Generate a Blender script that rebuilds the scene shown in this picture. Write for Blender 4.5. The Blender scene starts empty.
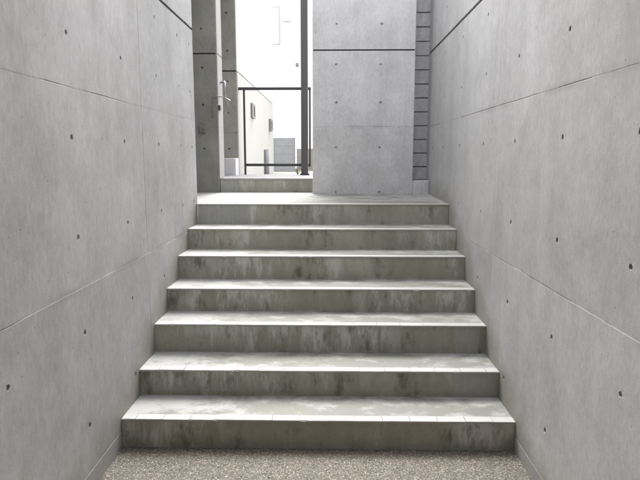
import bpy, bmesh, math, random
import numpy as np
from mathutils import Vector, Matrix

R = math.radians
random.seed(7)
rng = np.random.default_rng(7)
S = bpy.context.scene
COL = S.collection

# ------------------------------------------------------------------ camera
EYE = 1.5843
cam_d = bpy.data.cameras.new('camera')
cam = bpy.data.objects.new('camera', cam_d)
COL.objects.link(cam)
cam.location = (0, 0, EYE)
cam.rotation_euler = (math.pi / 2 - 0.14516, 0, 0.01804)
cam_d.sensor_width = 36
cam_d.lens = 36 * 566.35 / 640
cam_d.clip_start = 0.05
cam_d.clip_end = 2000
S.camera = cam

# ------------------------------------------------------------------ light
SUN_EL, SUN_AZ = 56, -94         # azimuth measured from +X towards -Y: beyond the gate, a little to the right
EXPOSURE = 2.65
w = bpy.data.worlds.new('World')
S.world = w
w.use_nodes = True
nt = w.node_tree
nt.nodes.clear()
sky = nt.nodes.new('ShaderNodeTexSky')
sky.sky_type = 'NISHITA'
sky.sun_disc = False
sky.sun_elevation = R(SUN_EL)
sd = Vector((math.cos(R(SUN_EL)) * math.cos(R(SUN_AZ)), -math.cos(R(SUN_EL)) * math.sin(R(SUN_AZ)), math.sin(R(SUN_EL))))
sky.sun_rotation = math.atan2(sd.x, sd.y)
sky.air_density = 1.0
sky.dust_density = 4.0
sky.ozone_density = 1.0
hs = nt.nodes.new('ShaderNodeHueSaturation')      # overcast: the blue goes out of the sky
hs.inputs['Saturation'].default_value = 0.12
bg = nt.nodes.new('ShaderNodeBackground')
bg.inputs['Strength'].default_value = 0.15
wo = nt.nodes.new('ShaderNodeOutputWorld')
nt.links.new(sky.outputs[0], hs.inputs['Color'])
nt.links.new(hs.outputs[0], bg.inputs['Color'])
nt.links.new(bg.outputs[0], wo.inputs['Surface'])
sun_d = bpy.data.lights.new('sun', 'SUN')
sun_d.energy = 1.0
sun_d.angle = R(40)
sun_d.color = (1.0, 0.985, 0.96)
sun = bpy.data.objects.new('sun', sun_d)
COL.objects.link(sun)
sun.location = sd * 30
sun.rotation_euler = sd.to_track_quat('Z', 'Y').to_euler()

vs = S.view_settings
vs.view_transform = 'Standard'
vs.look = 'None'
vs.exposure = EXPOSURE
vs.gamma = 1
vs.use_curve_mapping = False
S.cycles.max_bounces = 10
S.cycles.diffuse_bounces = 5
S.cycles.glossy_bounces = 3
S.cycles.use_denoising = True


# ------------------------------------------------------------------ node helper
class NT:
    def __init__(self, name):
        self.m = bpy.data.materials.new(name)
        self.m.use_nodes = True
        self.t = self.m.node_tree
        self.t.nodes.clear()
        self.out = self.t.nodes.new('ShaderNodeOutputMaterial')
        self.b = self.t.nodes.new('ShaderNodeBsdfPrincipled')
        self.t.links.new(self.b.outputs[0], self.out.inputs['Surface'])
        self._co = None

    def n(self, kind, **props):
        nd = self.t.nodes.new(kind)
        for k, v in props.items():
            setattr(nd, k, v)
        return nd

    def set(self, sock, v):
        if isinstance(v, bpy.types.NodeSocket):
            self.t.links.new(v, sock)
        elif isinstance(v, (tuple, list)) and len(v) == 3 and sock.type == 'RGBA':
            sock.default_value = (*v, 1)
        else:
            sock.default_value = v

    def math(self, op, a, b=None, c=None, clamp=False):
        nd = self.n('ShaderNodeMath', operation=op, use_clamp=clamp)
        self.set(nd.inputs[0], a)
        if b is not None: self.set(nd.inputs[1], b)
        if c is not None: self.set(nd.inputs[2], c)
        return nd.outputs[0]

    def add(self, a, b): return self.math('ADD', a, b)
    def sub(self, a, b): return self.math('SUBTRACT', a, b)
    def mul(self, a, b): return self.math('MULTIPLY', a, b)

    def step(self, v, lo, hi, a=0.0, b=1.0):
        nd = self.n('ShaderNodeMapRange', interpolation_type='SMOOTHSTEP')
        self.set(nd.inputs[0], v)
        for i, x in enumerate((lo, hi, a, b)):
            self.set(nd.inputs[i + 1], x)
        return nd.outputs[0]

    @property
    def co(self):
        if self._co is None:
            tc = self.n('ShaderNodeTexCoord')
            info = self.n('ShaderNodeObjectInfo')
            self._co = tc.outputs['Object']
            self.rand = info.outputs['Random']
            self.sp = self.n('ShaderNodeSeparateXYZ')
            self.t.links.new(self._co, self.sp.inputs[0])
            self.x, self.y, self.z = self.sp.outputs
        return self._co

    def vec(self, x, y, z):
        nd = self.n('ShaderNodeCombineXYZ')
        for i, v in enumerate((x, y, z)): self.set(nd.inputs[i], v)
        return nd.outputs[0]

    def scaled(self, sx, sy, sz, off=0.0):
        self.co
        mp = self.n('ShaderNodeMapping')
        self.t.links.new(self.co, mp.inputs[0])
        mp.inputs['Scale'].default_value = (sx, sy, sz)
        mp.inputs['Location'].default_value = (off, off * 1.7, off * .6)
        r = self.n('ShaderNodeVectorMath', operation='ADD')
        self.t.links.new(mp.outputs[0], r.inputs[0])
        k = self.mul(self.rand, 37.0)
        self.t.links.new(self.vec(k, k, k), r.inputs[1])
        return r.outputs[0]

    def noise(self, sc, detail=4, rough=0.55, scale=(1, 1, 1), off=0.0, dist=0.0):
        nd = self.n('ShaderNodeTexNoise')
        nd.inputs['Scale'].default_value = sc
        nd.inputs['Detail'].default_value = detail
        nd.inputs['Roughness'].default_value = rough
        nd.inputs['Distortion'].default_value = dist
        self.t.links.new(self.scaled(*scale, off), nd.inputs['Vector'])
        return nd.outputs[0]

    def voro(self, sc, scale=(1, 1, 1), off=0.0, feature='F1'):
        nd = self.n('ShaderNodeTexVoronoi', feature=feature)
        nd.inputs['Scale'].default_value = sc
        self.t.links.new(self.scaled(*scale, off), nd.inputs['Vector'])
        return nd

    def mix(self, f, a, b):
        nd = self.n('ShaderNodeMix', data_type='RGBA')
        self.set(nd.inputs[0], f); self.set(nd.inputs[6], a); self.set(nd.inputs[7], b)
        return nd.outputs[2]

    def tint(self, c, f):
        """multiply colour c by float f"""
        nd = self.n('ShaderNodeMix', data_type='RGBA', blend_type='MULTIPLY')
        nd.inputs[0].default_value = 1
        self.set(nd.inputs[6], c)
        self.set(nd.inputs[7], self.vec(f, f, f))
        return nd.outputs[2]

    def bump(self, h, strength=0.4, dist=0.002):
        nd = self.n('ShaderNodeBump')
        nd.inputs['Strength'].default_value = strength
        nd.inputs['Distance'].default_value = dist
        self.set(nd.inputs['Height'], h)
        self.t.links.new(nd.outputs[0], self.b.inputs['Normal'])

    def done(self, col, rough=0.8, metal=0.0, spec=0.3):
        self.set(self.b.inputs['Base Color'], col)
        self.set(self.b.inputs['Roughness'], rough)
        self.b.inputs['Metallic'].default_value = metal
        self.b.inputs['Specular IOR Level'].default_value = spec
        return self.m


SEAMS = (0.988, 1.888)
GROOVE = 2.625


def concrete(name, base, dirt, vjoint=None, period=1.8, seams=SEAMS, dirt_amt=0.5, steps_dirt=None, seam_amt=0.75):
    """cast concrete: cloudy tone, formwork panels, seams, streaks, blow holes, fine grain"""
    M = NT(name)
    M.co
    cloud = M.noise(1.3, 3, .6)
    cloud2 = M.noise(5.0, 5, .65, off=3)
    streak = M.noise(1.0, 5, .6, scale=(9, 9, .7), off=9)
    fines = M.noise(60, 3, .6, scale=(1, 1, .45), off=1)
    grain = M.noise(240, 2, .6, off=5)
    # formwork panel index
    band = M.math('FLOOR', M.math('DIVIDE', M.sub(M.z, seams[0]), seams[1] - seams[0]))
    if vjoint is not None:
        colu = M.math('FLOOR', M.math('DIVIDE', M.sub(M.x, vjoint), period))
    else:
        colu = M.math('MULTIPLY', M.x, 0.0)
    wn = M.n('ShaderNodeTexWhiteNoise', noise_dimensions='3D')
    M.t.links.new(M.vec(band, colu, M.mul(M.rand, 11.0)), wn.inputs['Vector'])
    panel = wn.outputs['Value']
    f = M.add(1.0, M.mul(M.sub(cloud, .5), .50))
    f = M.add(f, M.mul(M.sub(cloud2, .5), .50))
    f = M.add(f, M.mul(M.sub(streak, .5), .30))
    f = M.add(f, M.mul(M.sub(fines, .5), .46))
    f = M.add(f, M.mul(M.sub(grain, .5), .46))
    f = M.add(f, M.mul(M.sub(panel, .5), .12))
    col = M.tint(base, f)
    # weathering, olive grey
    wmask = M.step(M.noise(2.2, 4, .65, scale=(1.6, 1.6, .6), off=21), .50, .78, 0, dirt_amt)
    col = M.mix(wmask, col, dirt)
    # pale laitance clouds
    pale = M.step(M.noise(3.1, 4, .7, off=33), .55, .80, 0, .32)
    col = M.mix(pale, col, tuple(min(.8, c * 1.22) for c in base))
    # tiny dark scratches and spots
    spots = M.voro(17, off=2)
    gate = M.n('ShaderNodeSeparateColor')
    M.t.links.new(spots.outputs['Color'], gate.inputs[0])
    sz = M.mul(M.math('POWER', gate.outputs[1], 2.2), .075)
    pit = M.mul(M.math('LESS_THAN', spots.outputs['Distance'], sz), M.math('GREATER_THAN', gate.outputs[0], .55))
    spot2 = M.voro(52, off=6)
    gate2 = M.n('ShaderNodeSeparateColor')
    M.t.links.new(spot2.outputs['Color'], gate2.inputs[0])
    area = M.step(M.noise(1.7, 3, .6, off=14), .47, .66)
    pit2 = M.mul(M.mul(M.math('LESS_THAN', spot2.outputs['Distance'], .10), M.math('GREATER_THAN', gate2.outputs[0], .84)), area)
    pits = M.math('MAXIMUM', pit, pit2)
    col = M.mix(M.mul(pits, .62), col, tuple(c * .28 for c in base))
    # seams of the formwork
    wob = M.mul(M.sub(M.noise(7, 4, .65, off=40), .5), .011)
    height = M.mul(cloud2, .25)
    height = M.add(height, M.mul(fines, .16))
    height = M.add(height, M.mul(grain, .16))
    height = M.sub(height, M.mul(pits, 1.6))
    seam = None
    for i, s in enumerate(seams):
        zz = M.add(M.sub(M.z, s), wob)
        d = M.math('ABSOLUTE', zz)
        ln = M.step(d, M.add(.0004, M.mul(M.noise(3.5, 3, .6, scale=(1, 1, .01), off=90 + i), .0012)), .0036, 1, 0)
        g = M.step(M.noise(1.9, 3, .7, scale=(1, 1, .01), off=50 + 7 * i), .45, .57, .08, 1)
        ln = M.mul(ln, g)
        seam = ln if seam is None else M.math('MAXIMUM', seam, ln)
        height = M.add(height, M.mul(M.step(zz, -.003, .003), (.2 if i else -.8)))
        # the grey bleed along the seam
        bl = M.mul(M.step(d, .0, .035, .42, 0), M.step(M.noise(2.5, 2, .6, scale=(1, 1, .01), off=70 + 5 * i), .48, .66))
        col = M.mix(bl, col, tuple(c * .55 for c in base))
    if vjoint is not None:
        fr = M.math('ABSOLUTE', M.sub(M.x, M.add(vjoint, M.mul(wob, .8))))
        ln = M.mul(M.step(fr, .0012, .0050, 1, 0), M.step(M.noise(2.6, 4, .6, scale=(.01, 1, 1), off=61), .36, .60, .35, .9))
        seam = M.math('MAXIMUM', seam, ln)
        height = M.add(height, M.mul(M.step(M.sub(M.x, vjoint), -.003, .003), .9))
        pl = M.mul(M.step(M.math('ABSOLUTE', M.sub(M.x, vjoint + .012)), .003, .016, 1, 0), M.step(M.noise(1.3, 3, .6, scale=(.01, 1, 1), off=66), .40, .60, .1, .40))
        col = M.mix(pl, col, tuple(c * 1.3 for c in base))
    col = M.mix(M.mul(seam, seam_amt), col, tuple(c * .30 for c in base))
    height = M.sub(height, M.mul(seam, 1.0))
    if steps_dirt is not None:
        # splash and algae stain that follows the line of the treads on the wall
        u0, sgn = steps_dirt
        yy = M.add(M.mul(M.x, sgn), u0)
        line = M.add(M.mul(M.sub(yy, 2.909), .534), .16)
        line = M.math('MINIMUM', M.math('MAXIMUM', line, 0.02), 1.19)
        dd = M.add(M.sub(M.z, line), M.mul(M.sub(M.noise(6, 5, .7, off=80), .5), .34))
        st = M.step(dd, -.03, .22, .72, 0)
        col = M.mix(st, col, (.255, .242, .20))
    M.bump(height, .7, .0024)
    return M.done(col, M.add(.62, M.mul(cloud2, .25)), 0, .35)


WALL_C = (.424, .419, .421)
DIRT_C = (.30, .297, .282)
M_LEFT = concrete('concrete_left', WALL_C, DIRT_C, vjoint=6.48, steps_dirt=(-3.0, 1.0))
M_RIGHT = concrete('concrete_right', WALL_C, DIRT_C, vjoint=2.52, steps_dirt=(6.0, -1.0))
M_PANEL = concrete('concrete_panel', (.60, .597, .605), (.42, .418, .41), dirt_amt=.35, seam_amt=.45)
M_PILLAR = concrete('concrete_pier', (.235, .232, .21), (.135, .135, .108), dirt_amt=.7, seam_amt=.4)  # weathered olive concrete, its tone darkened further to carry the pocket's shade


def plain(name, col, rough=.7, metal=0.0, spec=.3, var=.15, sc=8, bump=0.0, scale=(1, 1, 1), bd=.002):
    M = NT(name)
    M.co
    n1 = M.noise(sc, 5, .6, scale=scale)
    n2 = M.noise(sc * 9, 3, .6, scale=scale, off=3)
    f = M.add(1 - var * .75, M.add(M.mul(n1, var), M.mul(n2, var * .5)))
    if bump:
        M.bump(M.add(M.mul(n1, .4), n2), bump, bd)
    return M.done(M.tint(col, f), M.add(rough - .06, M.mul(n1, .12)), metal, spec)


M_SKIRT = plain('skirting_cement', (.33, .322, .315), .8, 0, .3, .3, 6, .4)
M_LOWWALL = plain('pale_concrete', (.40, .395, .375), .85, 0, .2, .16, 2.2, .3)
M_SILL = plain('sill_concrete', (.19, .187, .19), .85, 0, .25, .3, 7, .4)
M_WINF = plain('pale_window_frame', (.42, .42, .43), .5, 0, .3, .1)
M_SEAL = plain('joint_sealant', (.035, .034, .036), .8)
M_STEEL = plain('painted_steel', (.034, .032, .034), .45, .0, .5, .25, 20, .1)
M_POST = plain('post_steel', (.052, .049, .048), .5, .0, .5, .3, 6, .15, (3, 3, .4))
M_CHROME = plain('stainless', (.42, .43, .44), .40, 1.0, .5, .06, 20)
M_BLACK = plain('black_plastic', (.02, .02, .022), .5)
M_LITSIDE = plain('lit_side_white', (.76, .755, .73), .8, 0, .2, .10, 1.6, .15)  # overexposed brightness of the upper side, held in a whiter colour
M_HOUSE = plain('white_house_render', (.80, .80, .79), .85, 0, .2, .05, 2, .2)
M_SPLIT = plain('split_face_block', (.56, .555, .565), .9, 0, .2, .55, 22, .9, (1, 1, 1.5), .008)
M_CMU = plain('concrete_block', (.25, .255, .265), .9, 0, .2, .35, 9, .5)
M_BOXG = plain('weathered_box', (.19, .187, .17), .8, 0, .3, .4, 30, .3)
M_MORTAR = plain('mortar', (.30, .295, .285), .9, 0, .2, .3, 9, .4)
M_FENCE = plain('fence_board', (.27, .245, .22), .8, 0, .2, .4, 6, .3, (.4, 1, 6))
M_GLASS = plain('window_dark', (.10, .11, .12), .1, 0, .6, .1)
M_FRAME = plain('window_frame', (.17, .17, .17), .5, .0, .5, .1)
M_PALE = plain('pale_upstand', (.60, .59, .60), .8, 0, .2, .16, 5, .3, (8, 8, .6))
M_YARD = plain('yard_gravel', (.30, .29, .27), .95, 0, .1, .5, 14, .6)
M_LEAF = plain('leaf', (.16, .20, .07), .6, 0, .3, .5, 40)
M_LEAFP = plain('pale_leaf', (.60, .62, .42), .6, 0, .3, .3, 40)


# ------------------------------------------------------------------ mesh helpers
def link(name, me, mat, parent=None):
    o = bpy.data.objects.new(name, me)
    for m in (mat if isinstance(mat, (list, tuple)) else [mat]):
        me.materials.append(m)
    COL.objects.link(o)
    if parent is not None:
        o.parent = parent
    return o


def tag(o, label=None, cat=None, group=None, kind=None):
    if label: o['label'] = label
    if cat: o['category'] = cat
    if group: o['group'] = group
    if kind: o['kind'] = kind
    return o


def thing(name, label, cat, loc=(0, 0, 0), group=None):
    o = bpy.data.objects.new(name, None)
    o.empty_display_size = .1
    COL.objects.link(o)
    o.location = loc
    return tag(o, label, cat, group)


def bm_box(bm, x0, x1, y0, y1, z0, z1, bev=0.0, seg=1, mi=0):
    v = [bm.verts.new((x, y, z)) for x in (x0, x1) for y in (y0, y1) for z in (z0, z1)]
    idx = ((0, 1, 3, 2), (4, 6, 7, 5), (0, 4, 5, 1), (2, 3, 7, 6), (0, 2, 6, 4), (1, 5, 7, 3))
    fs = [bm.faces.new([v[i] for i in f]) for f in idx]
    for f in fs: f.material_index = mi
    if bev > 0:
        es = {e for f in fs for e in f.edges}
        bmesh.ops.bevel(bm, geom=list(es), offset=bev, segments=seg, affect='EDGES', profile=.5)


def bm_tube(bm, pts, r, n=10, cap=True):
    pts = [Vector(p) for p in pts]
    rings = []
    for i, p in enumerate(pts):
        a = pts[i] - pts[i - 1] if i else pts[1] - pts[0]
        b = pts[i + 1] - pts[i] if i < len(pts) - 1 else a
        t = (a.normalized() + b.normalized()).normalized()
        up = Vector((0, 0, 1)) if abs(t.z) < .9 else Vector((0, 1, 0))
        s = t.cross(up).normalized()
        q = s.cross(t).normalized()
        rr = r[i] if isinstance(r, (list, tuple)) else r
        rings.append([bm.verts.new(p + s * math.cos(2 * math.pi * k / n) * rr + q * math.sin(2 * math.pi * k / n) * rr) for k in range(n)])
    for A, B in zip(rings, rings[1:]):
        for k in range(n):
            f = bm.faces.new((A[k], A[(k + 1) % n], B[(k + 1) % n], B[k]))
            f.smooth = True
    if cap:
        bm.faces.new(rings[0][::-1])
        bm.faces.new(rings[-1])


def fin(bm, name, mat, parent=None, loc=None):
    bmesh.ops.recalc_face_normals(bm, faces=bm.faces[:])
    me = bpy.data.meshes.new(name)
    bm.to_mesh(me)
    bm.free()
    o = link(name, me, mat, parent)
    if loc is not None: o.location = loc
    return o


def boxes(name, mat, lst, parent=None, bev=0.0, seg=1, loc=None):
    bm = bmesh.new()
    for b in lst: bm_box(bm, *b, bev=bev, seg=seg)
    return fin(bm, name, mat, parent, loc)


def cast_wall(name, mat, loc, rotz, length, z0, z1, thick, holes, groove=None, end_chamfer=(0, 0), parent=None, skip_side=None):
    """Wall in local frame: x along, y into the wall, z up; front face at y=0 with real tie holes and a real groove."""
    me_v, me_f = [], []

    def V(x, y, z):
        me_v.append((x, y, z)); return len(me_v) - 1

    def F(*i): me_f.append(i)
    c0, c1 = end_chamfer
    xa, xb = c0, length - c1
    C = .030
    holes = [h for h in holes if xa + C < h[0] < xb - C and z0 + C < h[1] < z1 - C]
    ucols = sorted({round(h[0] / .16) for h in holes})
    # breakpoints: every hole owns a square cell
    us, zs = {xa, xb}, {z0, z1}
    for h in holes:
        us |= {round(h[0] - C, 4), round(h[0] + C, 4)}
        zs |= {round(h[1] - C, 4), round(h[1] + C, 4)}
    gz = None
    if groove:
        gz = (groove[0] - groove[1] / 2, groove[0] + groove[1] / 2)
        zs |= {gz[0], gz[1]}
    us, zs = sorted(us), sorted(zs)
    cov = {}
    for h in holes:
        i0, i1 = us.index(round(h[0] - C, 4)), us.index(round(h[0] + C, 4))
        j0, j1 = zs.index(round(h[1] - C, 4)), zs.index(round(h[1] + C, 4))
        for i in range(i0, i1):
            for j in range(j0, j1): cov[(i, j)] = h
    gd = groove[2] if groove else 0
    grid = {}

    def G(i, j, d=0.0):
        k = (i, j, d)
        if k not in grid: grid[k] = V(us[i], d, zs[j])
        return grid[k]
    for j in range(len(zs) - 1):
        ing = gz and zs[j] >= gz[0] - 1e-6 and zs[j + 1] <= gz[1] + 1e-6
        for i in range(len(us) - 1):
            if (i, j) in cov and not ing: continue
            d = gd if ing else 0.0
            F(G(i, j, d), G(i + 1, j, d), G(i + 1, j + 1, d), G(i, j + 1, d))
            if ing:
                F(G(i, j), G(i + 1, j), G(i + 1, j, d), G(i, j, d))
                F(G(i, j + 1, d), G(i + 1, j + 1, d), G(i + 1, j + 1), G(i, j + 1))
    NS = 16
    for h in holes:
        x, z, r, dep = h[:4]
        sq, ci, inn = [], [], []
        r2 = r * .80
        for k in range(NS):
            a = 2 * math.pi * (k + .5) / NS
            ca, sa = math.cos(a), math.sin(a)
            m = max(abs(ca), abs(sa))
            sq.append(V(x + C * ca / m, 0, z + C * sa / m))
            jr = r * (1 + random.uniform(-.10, .10))
            ci.append(V(x + jr * ca, random.uniform(-.0002, .0006), z + jr * sa))
            inn.append(V(x + r2 * ca, dep, z + r2 * sa))
        cc = V(x, dep + random.uniform(-.002, .002), z)
        for k in range(NS):
            l = (k + 1) % NS
            F(sq[k], sq[l], ci[l], ci[k]); F(ci[k], ci[l], inn[l], inn[k]); F(inn[k], inn[l], cc)
        # square corners
        for sx, sz in ((1, 1), (-1, 1), (-1, -1), (1, -1)):
            a0 = math.atan2(sz, sx) % (2 * math.pi)
            k = int(a0 / (2 * math.pi) * NS - .5) % NS
            F(sq[k], V(x + sx * C, 0, z + sz * C), sq[(k + 1) % NS])
    # chamfers, ends, back, top, bottom
    A0, B0 = V(xa, 0, z0), V(xa, 0, z1)
    A1, B1 = V(xb, 0, z0), V(xb, 0, z1)
    E0, E0t = V(0, c0, z0), V(0, c0, z1)
    E1, E1t = V(length, c1, z0), V(length, c1, z1)
    K0, K0t = V(0, thick, z0), V(0, thick, z1)
    K1, K1t = V(length, thick, z0), V(length, thick, z1)
    if c0: F(A0, B0, E0t, E0)
    if c1: F(A1, E1, E1t, B1)
    F(E0, E0t, K0t, K0); F(E1, K1, K1t, E1t); F(K0, K0t, K1t, K1)
    F(B0, B1, E1t, K1t, K0t, E0t); F(A0, E0, K0, K1, E1, A1)
    me = bpy.data.meshes.new(name)
    me.from_pydata(me_v, [], me_f)
    bm = bmesh.new(); bm.from_mesh(me)
    bmesh.ops.remove_doubles(bm, verts=bm.verts[:], dist=1e-5)
    bmesh.ops.recalc_face_normals(bm, faces=bm.faces[:])
    bm.to_mesh(me); bm.free()
    o = link(name, me, mat, parent)
    o.location = loc
    o.rotation_euler = (0, 0, rotz)
    if groove:
        s = boxes('joint_sealant', M_SEAL, [(xa + .002, xb - .002, gd - .004, gd - .001, gz[0] + .0005, gz[1] - .0005)], o)
    return o


def hole(u, z, faint=False):
    r = .0128 * random.uniform(.85, 1.12)
    return (u, z, r * (.8 if faint else 1), random.choice((.005, .007) if faint else (.016, .020, .024)))


XL, XR = -1.1416, 1.0057
ZB = 5.80
Z_LAND = 1.188
ROWS = (.325, .775, 1.223, 1.672, 2.116, 2.484, 2.867, 3.32, 3.77, 4.22, 4.67)
LEFT_TOP, RIGHT_TOP = 4.6, 4.6

# ------------------------------------------------------------------ setting
gr = boxes('ground', M_YARD, [(-600, 600, -600, 600, -.3, -.03)])
tag(gr, kind='structure')
yd = boxes('yard', M_YARD, [(-20, 20, 6.65, 60, -.02, 1.26), (1.27, 20, 6.16, 6.65, -.02, 1.26)])
tag(yd, kind='structure')

# exposed aggregate paving: mortar bed + real pebbles where the camera sees them
M = NT('aggregate_bed')
M.co
vo = M.voro(115)
sepc = M.n('ShaderNodeSeparateColor')
M.t.links.new(vo.outputs['Color'], sepc.inputs[0])
cr = M.n('ShaderNodeValToRGB')
e = cr.color_ramp.elements
e[0].position, e[0].color = 0, (.10, .095, .085, 1)
e[1].position, e[1].color = 1, (.50, .47, .42, 1)
for p_, c_ in ((.4, (.20, .18, .155)), (.75, (.30, .265, .225))):
    q_ = cr.color_ramp.elements.new(p_); q_.color = (*c_, 1)
M.t.links.new(sepc.outputs[0], cr.inputs[0])
bed = M.mix(M.step(vo.outputs['Distance'], .25, .55), cr.outputs[0], (.10, .095, .08))
M.bump(M.sub(1, vo.outputs['Distance']), .6, .004)
M_BED = M.done(bed, .8)
pv = boxes('paving', M_BED, [(XL - .01, XR + .01, -6, 2.95, -.2, 0.0)])
tag(pv, kind='structure')

M = NT('pebble')
at = M.n('ShaderNodeAttribute', attribute_name='tone')
cr = M.n('ShaderNodeValToRGB')
cr.color_ramp.elements[0].color = (.06, .055, .05, 1)
cr.color_ramp.elements[1].color = (.56, .53, .47, 1)
for p_, c_ in ((.22, (.13, .112, .088)), (.5, (.215, .180, .138)), (.72, (.29, .245, .19)), (.9, (.38, .34, .28))):
    q_ = cr.color_ramp.elements.new(p_); q_.color = (*c_, 1)
M.t.links.new(at.outputs['Fac'], cr.inputs[0])
pcol_ = M.tint(cr.outputs[0], .80)
M_PEB = M.done(pcol_, .6, 0, .4)


def pebbles(x0, x1, y0, y1, pitch):
    nx, ny = int((x1 - x0) / pitch), int((y1 - y0) / pitch)
    gx, gy = np.meshgrid(np.arange(nx), np.arange(ny))
    N = nx * ny
    px = x0 + (gx.ravel() + .5 + .5 * (gy.ravel() % 2) + rng.uniform(-.42, .42, N)) * pitch
    py = y0 + (gy.ravel() + .5 + rng.uniform(-.42, .42, N)) * pitch
    keep = (px > x0) & (px < x1) & (rng.random(N) < .93)
    px, py = px[keep], py[keep]
    N = len(px)
    r = pitch * rng.uniform(.32, .66, N) * (1 + (rng.random(N) < .06) * .5)
    asp = rng.uniform(.65, 1.25, N)
    th = rng.uniform(0, 2 * math.pi, N)
    top = r * rng.uniform(.35, .75, N)
    K = 7
    a = np.arange(K) * 2 * math.pi / K
    vs_, tone = [], rng.beta(1.5, 1.7, N)
    for ring, (rr, zz) in enumerate(((1.0, 0.0), (.88, .55), (.5, .93))):
        lx = np.cos(a)[None, :] * (r * rr)[:, None] * (1 + rng.uniform(-.12, .12, (N, K)))
        ly = np.sin(a)[None, :] * (r * rr * asp)[:, None]
        c, s = np.cos(th)[:, None], np.sin(th)[:, None]
        X = px[:, None] + c * lx - s * ly
        Y = py[:, None] + s * lx + c * ly
        Z = np.repeat((top * zz - .001)[:, None], K, 1) + (rng.uniform(-.0004, .0004, (N, K)) if ring else 0)
        vs_.append(np.stack([X, Y, Z], -1))
    apex = np.stack([px, py, top - .001], -1)[:, None, :]
    vv = np.concatenate(vs_ + [apex], 1)              # N, 3K+1, 3
    P = 3 * K + 1
    faces = []
    for rg in range(2):
        for k in range(K):
            l = (k + 1) % K
            faces.append((rg * K + k, rg * K + l, (rg + 1) * K + l, (rg + 1) * K + k))
    tri = [(2 * K + k, 2 * K + (k + 1) % K, 3 * K) for k in range(K)]
    base = (np.arange(N) * P)[:, None]
    q = (base[:, :, None] + np.array(faces)[None]).reshape(-1)
    t = (base[:, :, None] + np.array(tri)[None]).reshape(-1)
    me = bpy.data.meshes.new('pebbles')
    me.vertices.add(N * P)
    me.vertices.foreach_set('co', vv.reshape(-1).astype(np.float32))
    nq, nt_ = len(q) // 4, len(t) // 3
    me.loops.add(len(q) + len(t))
    me.loops.foreach_set('vertex_index', np.concatenate([q, t]).astype(np.int32))
    me.polygons.add(nq + nt_)
    ls = np.concatenate([np.arange(nq) * 4, len(q) + np.arange(nt_) * 3]).astype(np.int32)
    me.polygons.foreach_set('loop_start', ls)
    me.polygons.foreach_set('use_smooth', np.ones(nq + nt_, bool))
    me.update(calc_edges=True)
    at_ = me.attributes.new('tone', 'FLOAT', 'POINT')
    at_.data.foreach_set('value', np.repeat(tone, P).astype(np.float32))
    me.validate()
    return link('pebbles', me, M_PEB)


pb = pebbles(XL + .008, XR - .008, 1.75, 2.905, .0070)
tag(pb, 'small tan and grey pebbles set in the paving at the foot of the steps', 'pebbles', kind='stuff')

# ------------------------------------------------------------------ side walls
cols_l = [-.66 - .64, -.66, -.02, .62, 1.26, 1.89, 2.525, 3.165, 3.81, 4.36, 4.712]
hl = []
for c in cols_l:
    for z in ROWS:
        if c > 4.3 and z < 1.15: continue
        if c > 3.7 and z < .7: continue
        hl.append(hole(c + 3.0 + random.uniform(-.008, .008), z + random.uniform(-.004, .004), faint=(c == 4.36 and z == 2.116)))
left = cast_wall('concrete_wall', M_LEFT, (XL, -3.0, 0), math.pi / 2, 7.856, -.02, LEFT_TOP, .25, hl, (GROOVE, .020, .016), (0, .012))
tag(left, 'tall grey concrete wall left of the steps, ending in a free edge beside the dark pier', 'wall')
cols_r = [-.66 - .64, -.66, -.02, .62, 1.26, 1.88, 2.505, 3.15, 3.80, 4.485, 5.15, 5.64]
hr = []
for c in cols_r:
    for z in ROWS:
        if c > 4.3 and z < 1.15: continue
        if c > 3.85 and z < .7: continue
        hr.append(hole(6.0 - c + random.uniform(-.008, .008), z + random.uniform(-.004, .004)))
right = cast_wall('concrete_wall', M_RIGHT, (XR, 6.0, 0), -math.pi / 2, 9.0, -.02, RIGHT_TOP, .25, hr, (GROOVE, .022, .018), (0, 0))
tag(right, 'tall grey concrete wall right of the steps, running back to the strip of grey blocks', 'wall')
# cement skirting strips at the foot of both walls (local frames of the walls)
boxes('skirting', M_SKIRT, [(0.0, 5.905, -.0012, .002, -.01, .094)], left)
boxes('skirting', M_SKIRT, [(3.095, 9.0, -.0012, .002, -.01, .080)], right)

# ------------------------------------------------------------------ stair materials
M = NT('tread_concrete')
M.co
n1 = M.noise(5, 6, .65, scale=(1, 1.6, 1))
n2 = M.noise(2.0, 5, .6, off=4)
n3 = M.noise(70, 3, .6, off=2)
ex = M.math('ABSOLUTE', M.x)
ends = M.step(ex, .5, 1.1, 0, .13)
leftb = M.step(M.x, .1, -1.0, 0, .10)
back = M.step(M.y, .17, .33, 0, .13)
mk = M.add(M.add(n1, ends), M.add(leftb, back))
mk = M.add(mk, M.mul(M.sub(M.noise(38, 5, .7, off=19), .5), .22))
mask = M.step(mk, .50, .74)
base = M.tint((.205, .207, .186), M.add(.72, M.add(M.mul(n2, .36), M.mul(n3, .2))))
col = M.mix(mask, base, (.36, .36, .35))
st = M.step(M.noise(9, 6, .7, off=12), .57, .74, 0, .55)
col = M.mix(st, col, (.215, .21, .15))
M.bump(M.add(n3, M.mul(n1, .5)), .4, .002)
M_TREAD = M.done(col, .75, 0, .3)

M = NT('nosing_cement')
M.co
n1 = M.noise(4, 6, .65)
n2 = M.noise(90, 3, .6, off=2)
col = M.tint((.41, .408, .39), M.add(.80, M.add(M.mul(n1, .22), M.mul(n2, .16))))
col = M.mix(M.step(M.noise(11, 5, .7, off=9), .60, .76, 0, .45), col, (.36, .355, .32))
M.bump(n2, .3, .0015)
M_NOSE = M.done(col, .7, 0, .3)

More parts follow.
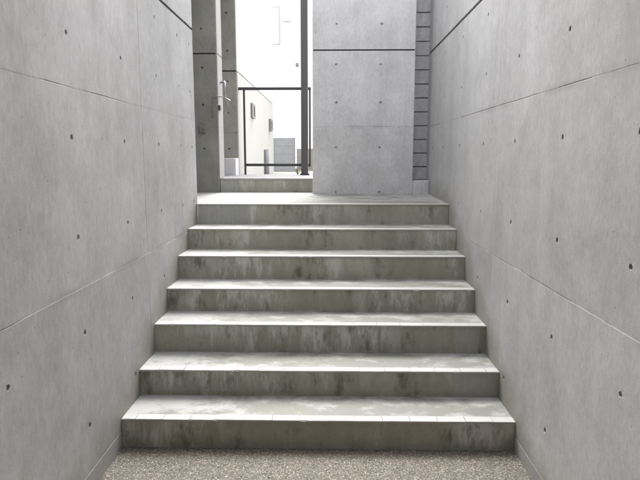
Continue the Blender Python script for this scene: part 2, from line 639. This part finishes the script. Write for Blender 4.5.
M = NT('riser_concrete')
M.co
broad = M.noise(2.1, 4, .6, scale=(1, 1, .3))
runs = M.noise(1.0, 5, .65, scale=(9, 3, 2.6), off=5)
fine = M.noise(1.0, 4, .7, scale=(60, 8, 14), off=8)
grain = M.noise(90, 3, .65, off=3)
blot = M.noise(11, 5, .7, scale=(1, 1, .8), off=15)
base = M.tint((.335, .330, .272), M.add(.24, M.add(M.add(M.mul(broad, .75), M.mul(blot, .5)), M.mul(grain, .25))))
# white lime runs that start at cracks under the nosing
m1 = M.step(M.add(M.add(runs, M.mul(M.sub(M.z, .075), .9)), M.mul(M.sub(fine, .5), .34)), .44, .66)
m1 = M.mul(m1, M.step(M.noise(1.6, 3, .6, scale=(1, 1, .05), off=25), .40, .56, .06, 1.0))
col = M.mix(m1, base, (.57, .565, .53))
# black mildew between them
md = M.step(M.add(M.noise(1.0, 5, .7, scale=(7, 3, 2.2), off=44), M.mul(M.sub(blot, .5), .5)), .50, .72, 0, .75)
col = M.mix(md, col, (.09, .092, .072))
# lime line along the foot
ft = M.mul(M.step(M.add(M.z, M.mul(M.sub(fine, .5), .03)), .004, .022, 1, 0), M.step(runs, .42, .6))
col = M.mix(M.mul(ft, .6), col, (.48, .475, .45))
# repair patch in paler mortar: its span is set per riser
pa = M.n('ShaderNodeAttribute', attribute_type='OBJECT', attribute_name='patch_start')
pe = M.n('ShaderNodeAttribute', attribute_type='OBJECT', attribute_name='patch_end')
wob = M.mul(M.sub(blot, .5), .05)
pm = M.mul(M.step(M.sub(M.add(M.x, wob), pa.outputs['Fac']), 0, .008), M.step(M.sub(M.add(M.x, wob), pe.outputs['Fac']), -.008, 0, 1, 0))
pcol = M.tint((.36, .36, .34), M.add(.62, M.add(M.mul(fine, .4), M.mul(blot, .3))))
col = M.mix(M.mul(pm, M.step(blot, .3, .5, .35, .9)), col, pcol)
M.bump(M.add(M.add(grain, M.mul(blot, .6)), M.mul(m1, .5)), .5, .002)
M_RISER = M.done(col, .85, 0, .25)

# ------------------------------------------------------------------ staircase
stair = thing('staircase', 'flight of seven weathered concrete steps with pale nosings between the two tall walls', 'stairs', (0, 2.909, 0))
T = .31615
Z = [0.0, .167, .326, .512, .675, .851, 1.016, Z_LAND + .002]
PATCH = {2: (.72, .99), 3: (.80, .965), 7: (-1.12, -.68)}
X0, X1 = XL + .0015, XR - .0015
NW, NH, OV = .058, .009, .006


def nosing_strip(bm, xa, xb, zb, zt):
    n = max(3, int((xb - xa) / .022))
    prof = ((NW - OV + .0035, zb), (NW - OV + .0035, zt), (-OV + .0035, zt), (-OV + .001, zt - .0012), (-OV, zt - .0038), (-OV + .001, zb))
    rings = []
    for i in range(n + 1):
        x = xa + (xb - xa) * i / n
        chip = random.uniform(.002, .0055) if random.random() < .035 else 0
        w_ = random.uniform(-.0006, .0006)
        ring = []
        for j, (y, z) in enumerate(prof):
            if j in (2, 3, 4):
                y += chip * (1.0 if j > 2 else 1.3) + w_
                z -= chip * (.0 if j == 2 else .7 if j == 3 else .2)
            ring.append(bm.verts.new((x, y, z)))
        rings.append(ring)
    m = len(prof)
    for A, B in zip(rings, rings[1:]):
        for j in range(m): bm.faces.new((A[j], A[(j + 1) % m], B[(j + 1) % m], B[j]))
    bm.faces.new(rings[0][::-1]); bm.faces.new(rings[-1])


def step_parts(k, root, x0, x1, y, z0, z1, depth, tick, patch, slope=0.0):
    bm = bmesh.new()
    bm_box(bm, x0, x1, .004 + NW - OV, depth, z0 - .06 - z0, z1 - z0)     # body local to the step (z from its own foot)
    if slope:
        for v in bm.verts:
            if v.co.y > depth - .01 and v.co.z > .05: v.co.z += slope
    body = fin(bm, 'step', M_TREAD, root, (0, y - 2.909, z0))
    rz1 = z1 - z0 - NH
    rs = boxes('riser', M_RISER, [(x0, x1, 0, .004 + NW - OV - .001, -.0005, rz1 - .0005)], body)
    rs['patch_start'], rs['patch_end'] = patch if patch else (9.0, 9.1)
    bm = bmesh.new()
    xs = [x0]
    if tick:
        x = x0 + random.uniform(.05, .15)
        while x < x1 - .02:
            xs.append(x); x += .150 + random.uniform(-.001, .001)
    xs.append(x1)
    for a, b in zip(xs, xs[1:]):
        g = random.choice((.0006, .0010, .0015)) if tick else 0
        dz = random.uniform(-.0008, .0008) if tick else 0
        nosing_strip(bm, a + g, b - g, rz1, z1 - z0 + .0015 + dz)
    fin(bm, 'nosing', M_NOSE, body)
    return body


for k in range(7):
    y = 2.909 + k * T
    depth = T + .05 if k < 6 else 6.03 - y
    step_parts(k, stair, X0, X1, y, Z[k], Z[k + 1], depth, k in (0, 1, 2), PATCH.get(k + 1), slope=.030 if k == 6 else 0)
# the landing runs on into the pocket behind the free end of the left wall
bm = bmesh.new()
bm_box(bm, -2.8, XL - .001, 4.862, 6.03, .9, 1.19)
for v in bm.verts:
    if v.co.z > 1: v.co.z = Z_LAND + .002 + (v.co.y - 4.806) / (6.03 - 4.806) * .030 - .001
landing = fin(bm, 'landing', M_TREAD, stair, (0, -2.909, 0))

# ------------------------------------------------------------------ back walls round the gate opening
PX0, PX1 = -.178, .837
ph = []
for z in ROWS:
    for c in (.056, .50):
        if z > 1.15: ph.append(hole(c - PX0 + random.uniform(-.004, .004), z + .008))
for c in (.05, .50): pass
panel = thing('concrete_wall', 'grey concrete wall slab facing the steps, right of the gate opening', 'wall', (PX0, ZB, 1.15))
pw = cast_wall('slab', M_PANEL, (0, 0, -1.15), 0, PX1 - PX0, 1.15, 4.4, .17, ph, (2.630, .014, .014), (.006, .006), parent=panel)
boxes('low_curb', M_PANEL, [(PX1 - PX0 + .0005, XR - PX0 - .002, .002, .17, 0.0, 1.349 - 1.15)], panel, bev=.004)

pier_h = []
for z in (1.672, 2.118, 2.488, 2.872, 3.3, 3.75):
    for c in (-1.312, -1.95): pier_h.append(hole(c + 2.8, z))
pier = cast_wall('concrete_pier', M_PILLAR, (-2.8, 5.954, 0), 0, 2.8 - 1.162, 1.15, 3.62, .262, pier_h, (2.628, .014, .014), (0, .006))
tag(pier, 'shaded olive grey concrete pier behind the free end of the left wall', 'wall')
# unseen walls added to keep side light out of the pocket
pk = boxes('pocket_light_blocker', M_PILLAR, [(-2.15, -1.95, 4.93, 5.952, 1.16, 3.618), (-2.15, -1.95, 6.22, 7.02, 1.16, 3.618), (-1.949, -1.392, 4.6, 4.85, -.02, 3.618)])
tag(pk, 'unseen dark wall added to shade the pocket behind the free end of the left wall', 'wall')
# pier return towards the opening: the light on it is coloured in paler
ret = boxes('lit_face', M_SKIRT, [(2.8 - 1.1615, 2.8 - 1.157, .005, .262, 1.366, 2.620), (2.8 - 1.1615, 2.8 - 1.157, .005, .262, 2.636, 3.62)], pier)

# small round-backed box fixed low on the pier
vb = thing('junction_box', 'small grey junction box on the shaded pier at the left wall edge', 'junction box', (-1.325, 5.954, 1.885))
boxes('box', M_BOXG, [(-.030, .040, -.035, 0.001, -.050, .030)], vb, bev=.010, seg=2)
bm = bmesh.new(); bm_tube(bm, [(.012, -.034, .0), (.012, -.05, .0)], .016, 14)
fin(bm, 'cap', M_BOXG, vb)

# outside wall beyond the pier: shade coloured into its end, light into its side
hw = [hole(c + 2.6, z) for c in (-1.283, -1.93) for z in (1.69, 2.135, 2.52, 2.887, 3.334, 3.78)]
out = thing('garden_wall', 'long wall running away beyond the railing, coloured bright on its lit side and dark on its shaded end', 'wall', (-1.16, 7.25, 1.26))
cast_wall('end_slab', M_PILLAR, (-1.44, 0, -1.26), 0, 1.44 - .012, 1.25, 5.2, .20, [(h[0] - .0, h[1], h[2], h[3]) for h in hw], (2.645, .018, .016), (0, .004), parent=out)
boxes('lower_side', M_LOWWALL, [(-.20, 0, .204, 4.45, 0, 1.375), (-.0115, 0, .004, .2035, 0, 1.375)], out)
boxes('upper_side', M_LITSIDE, [(-.20, 0, .204, 4.45, 1.393, 3.94), (-.0115, 0, .004, .2035, 1.393, 3.94)], out)
boxes('joint_sealant', M_SEAL, [(-.20, -.012, .204, 4.445, 1.3755, 1.3925)], out)

up = boxes('low_upstand', M_PALE, [(-2.3, -1.163, 7.02, 7.247, 1.25, 1.573)], bev=.006)
tag(up, 'low pale concrete block at the foot of the dark wall end, left of the railing', 'block')

# gate sill: one more step up to the opening
sill = thing('gate_sill', 'raised concrete sill with stained front below the railing and gate opening', 'step', (-.67, 5.985, 1.2))
boxes('slab', M_SILL, [(-.489, .489, .055, .72, 0, .162), (-2.1, .489, .721, 1.5, 0, .162), (-1.6, -.4895, .235, .7205, 0, .162)], sill)
r_ = boxes('riser', M_RISER, [(-.489, .489, 0.0, .0545, 0, .142)], sill)
r_['patch_start'], r_['patch_end'] = (-.485, -.30)
boxes('nosing', M_SKIRT, [(-.489, .489, -.006, .0545, .1425, .1655)], sill, bev=.0025, seg=2)

# block strip in the slot right of the panel
blk = thing('block_wall', 'narrow strip of dark grey split-face blocks in the slot beside the right wall', 'wall', (1.05, 6.01, 1.2))
bm = bmesh.new()
z = .150
while z < 3.6:
    bm_box(bm, -.30, .19, 0, .10, z, z + .132, bev=.004)
    z += .1405
bmesh.ops.subdivide_edges(bm, edges=[e for e in bm.edges if abs(e.verts[0].co.x - e.verts[1].co.x) > .3], cuts=10, use_grid_fill=True)
for v in bm.verts:
    if v.co.y < .03: v.co.y += random.uniform(-.004, .004)
fin(bm, 'courses', M_SPLIT, blk)
boxes('mortar_bed', M_SEAL, [(-.30, .19, .016, .14, 0, 3.65)], blk)

# ------------------------------------------------------------------ railing, post, latch, weed
RY = 7.31
rail = thing('railing', 'low dark steel railing frame across the gate opening behind the sill', 'railing', (-.70, RY, 1.362))
boxes('top_rail', M_STEEL, [(-.462, .455, -.020, .020, 1.058, 1.092)], rail, bev=.003)
boxes('bottom_rail', M_STEEL, [(-.3775, .428, -.016, .016, .108, .142)], rail, bev=.003)
boxes('stile', M_STEEL, [(-.402, -.378, -.014, .014, 0, 1.0575)], rail, bev=.002)
boxes('stile', M_STEEL, [(.4285, .452, -.014, .014, .10, 1.0575)], rail, bev=.002)
post = thing('steel_post', 'tall brown-grey steel post standing on the sill in front of the railing', 'post', (-.322, 7.20, 1.362))
boxes('shaft', M_POST, [(-.043, .043, -.043, .043, .009, 3.2)], post, bev=.006, seg=2)
bm = bmesh.new()
bm_box(bm, -.06, .06, -.06, .06, 0, .0085, bev=.002)
for sx in (-1, 1):
    for sy in (-1, 1): bm_tube(bm, [(sx * .05, sy * .05, .008), (sx * .05, sy * .05, .018)], .006, 6)
fin(bm, 'base_plate', M_STEEL, post)

latch = thing('gate_handle', 'bent stainless gate handle with lever on the pale edge of the pier', 'handle', (-1.15, 5.945, 2.2))
bm = bmesh.new()
bm_tube(bm, [(-.004, .16, .160), (.040, .13, .165), (.052, .115, .150), (.052, .10, .02), (.050, .095, .0)], .010, 10)
fin(bm, 'grip', M_CHROME, latch)
bm = bmesh.new()
bm_tube(bm, [(.046, .095, -.002), (.092, .02, -.030), (.128, -.02, -.050)], [.010, .010, .008], 10)
fin(bm, 'lever', M_CHROME, latch)
bm = bmesh.new()
bm_tube(bm, [(.048, .09, -.002), (.02, -.012, .0), (-.054, -.016, .0), (-.060, -.016, -.012), (-.061, -.016, -.22)], .006, 8)
fin(bm, 'spindle', M_FRAME, latch)
bm = bmesh.new()
bm_tube(bm, [(.090, .02, -.03), (.090, .025, -.12)], .003, 6)
fin(bm, 'drop_pin', M_CHROME, latch)
boxes('lock', M_BLACK, [(-.006, .010, .012, .075, -.135, -.085)], latch, bev=.002)

weed = thing('weed', 'small pale leafy weed growing at the foot of the steel post', 'plant', (-.415, 7.28, 1.362))
bm = bmesh.new(); bl = bmesh.new()
for i in range(11):
    a = random.uniform(0, 6.28)
    h_ = random.uniform(.03, .10)
    sp_ = random.uniform(.015, .06)
    tip = Vector((math.cos(a) * sp_, math.sin(a) * sp_ * .6, h_))
    bm_tube(bm, [(0, 0, 0), tip * .5 + Vector((0, 0, .01)), tip], [.0025, .002, .001], 5)
    for q in range(3):
        c = tip * random.uniform(.6, 1.05)
        d = Vector((random.uniform(-1, 1), random.uniform(-1, 1), random.uniform(-.1, .7))).normalized() * random.uniform(.018, .034)
        s_ = d.cross(Vector((random.uniform(-.3, .3), random.uniform(-.3, .3), 1))).normalized() * d.length * .32
        p0 = c; p1 = c + d * .5 + s_ + Vector((0, 0, .003)); p2 = c + d; p3 = c + d * .5 - s_ + Vector((0, 0, .003))
        f = bl.faces.new([bl.verts.new(p) for p in (p0, p1, p2, p3)])
        f.material_index = 1 if random.random() < .75 else 0
fin(bm, 'stem', M_LEAF, weed)
fin(bl, 'foliage', [M_LEAF, M_LEAFP], weed)

# ------------------------------------------------------------------ outside
v1 = thing('wall_vent', 'larger grey framed vent on the long white wall, nearer the railing', 'vent', (-1.16, 8.55, 2.26), 'vents on the white wall')
boxes('frame', M_FRAME, [(0.0005, .03, -.15, .16, -.105, .105)], v1, bev=.004)
boxes('slot', M_BLACK, [(.0305, .034, .0, .10, -.075, .075)], v1)
v2 = thing('wall_vent', 'smaller grey vent box near the far end of the white wall', 'vent', (-1.16, 11.0, 2.19), 'vents on the white wall')
boxes('frame', M_FRAME, [(0.0005, .045, -.15, .15, -.11, .11)], v2, bev=.004)
boxes('slot', M_BLACK, [(.0455, .049, -.06, .08, -.07, .07)], v2)
bm = bmesh.new(); bm_tube(bm, [(-1.12, 10.05, 1.26), (-1.12, 10.05, 1.72)], .045, 12)
pp = fin(bm, 'pipe_stub', M_CMU)
tag(pp, 'short grey upright pipe standing against the long white wall', 'pipe')

cb = thing('block_wall', 'stepped end of a grey concrete block wall beyond the railing', 'wall', (-.81, 13.0, 1.26))
bm = bmesh.new()
tops = [.76 - .19 * i for i in range(4)]
for i, zt in enumerate(tops):
    x = -2.7
    while x < 0:
        xe = min(x + .45, 0)
        bm_box(bm, x + .004, xe - (.004 if xe < 0 else 0), 0, .15, zt - .185, zt, bev=.004)
        x += .45
fin(bm, 'courses', M_CMU, cb)
boxes('mortar_bed', M_MORTAR, [(-2.69, -.006, .006, .144, 0, .755)], cb)
fe = boxes('board_fence', M_FENCE, [(-.82, 2.6, 14.0, 14.06, 1.25 + .135 * i, 1.25 + .135 * i + .1335) for i in range(4)], bev=.004)
tag(fe, 'low brownish board fence behind the block wall, seen beside the steel post', 'fence')

house = thing('white_house', 'bright white rendered house filling the gate opening in the distance', 'house', (0, 16.0, 1.26))
boxes('wall', M_HOUSE, [(-6, 6, 0, 6, 0, 8)], house)
bm = bmesh.new()
wf = boxes('window', M_WINF, [(-1.80, -1.755, -.03, .02, 3.35, 4.35), (-1.42, -1.375, -.03, .02, 3.35, 4.35), (-1.7545, -1.4205, -.03, .02, 3.35, 3.395), (-1.7545, -1.4205, -.03, .02, 4.305, 4.35)], house)
boxes('pane', M_HOUSE, [(-1.754, -1.421, -.012, .01, 3.396, 4.304)], wf)
bm.free()
bm = bmesh.new(); bm_tube(bm, [(-1.31, -.06, 3.2), (-1.31, -.06, 4.3), (-1.36, -.06, 4.6), (-1.36, -.06, 7.5)], .03, 10)
fin(bm, 'downpipe', M_HOUSE, house)
boxes('vent_hood', M_WINF, [(-1.28, -1.06, -.06, -.0005, 3.945, 3.965)], house, bev=.004)
boxes('wall_lamp', M_FRAME, [(-.95, -.87, -.12, -.0005, 2.77, 2.86)], house, bev=.01)

# building that overhangs the pocket left of the steps
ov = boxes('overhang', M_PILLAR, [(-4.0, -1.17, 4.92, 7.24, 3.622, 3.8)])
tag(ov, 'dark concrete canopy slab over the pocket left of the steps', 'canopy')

# roof over the foot of the steps, above and behind the viewer
rf = boxes('roof_slab', M_PANEL, [(XL + .002, XR - .002, -3.0, 2.1, 3.0, 3.25)])
tag(rf, 'concrete roof slab spanning between the two walls above the foot of the steps', 'roof')

bw = boxes('rear_light_blocker', M_PANEL, [(XL + .002, XR - .002, -3.0, -2.8, 0.003, 2.998)])  # added out of view to keep rear light off the risers
tag(bw, 'unseen wall added opposite the steps, under the roof slab, to block light from behind', 'wall')
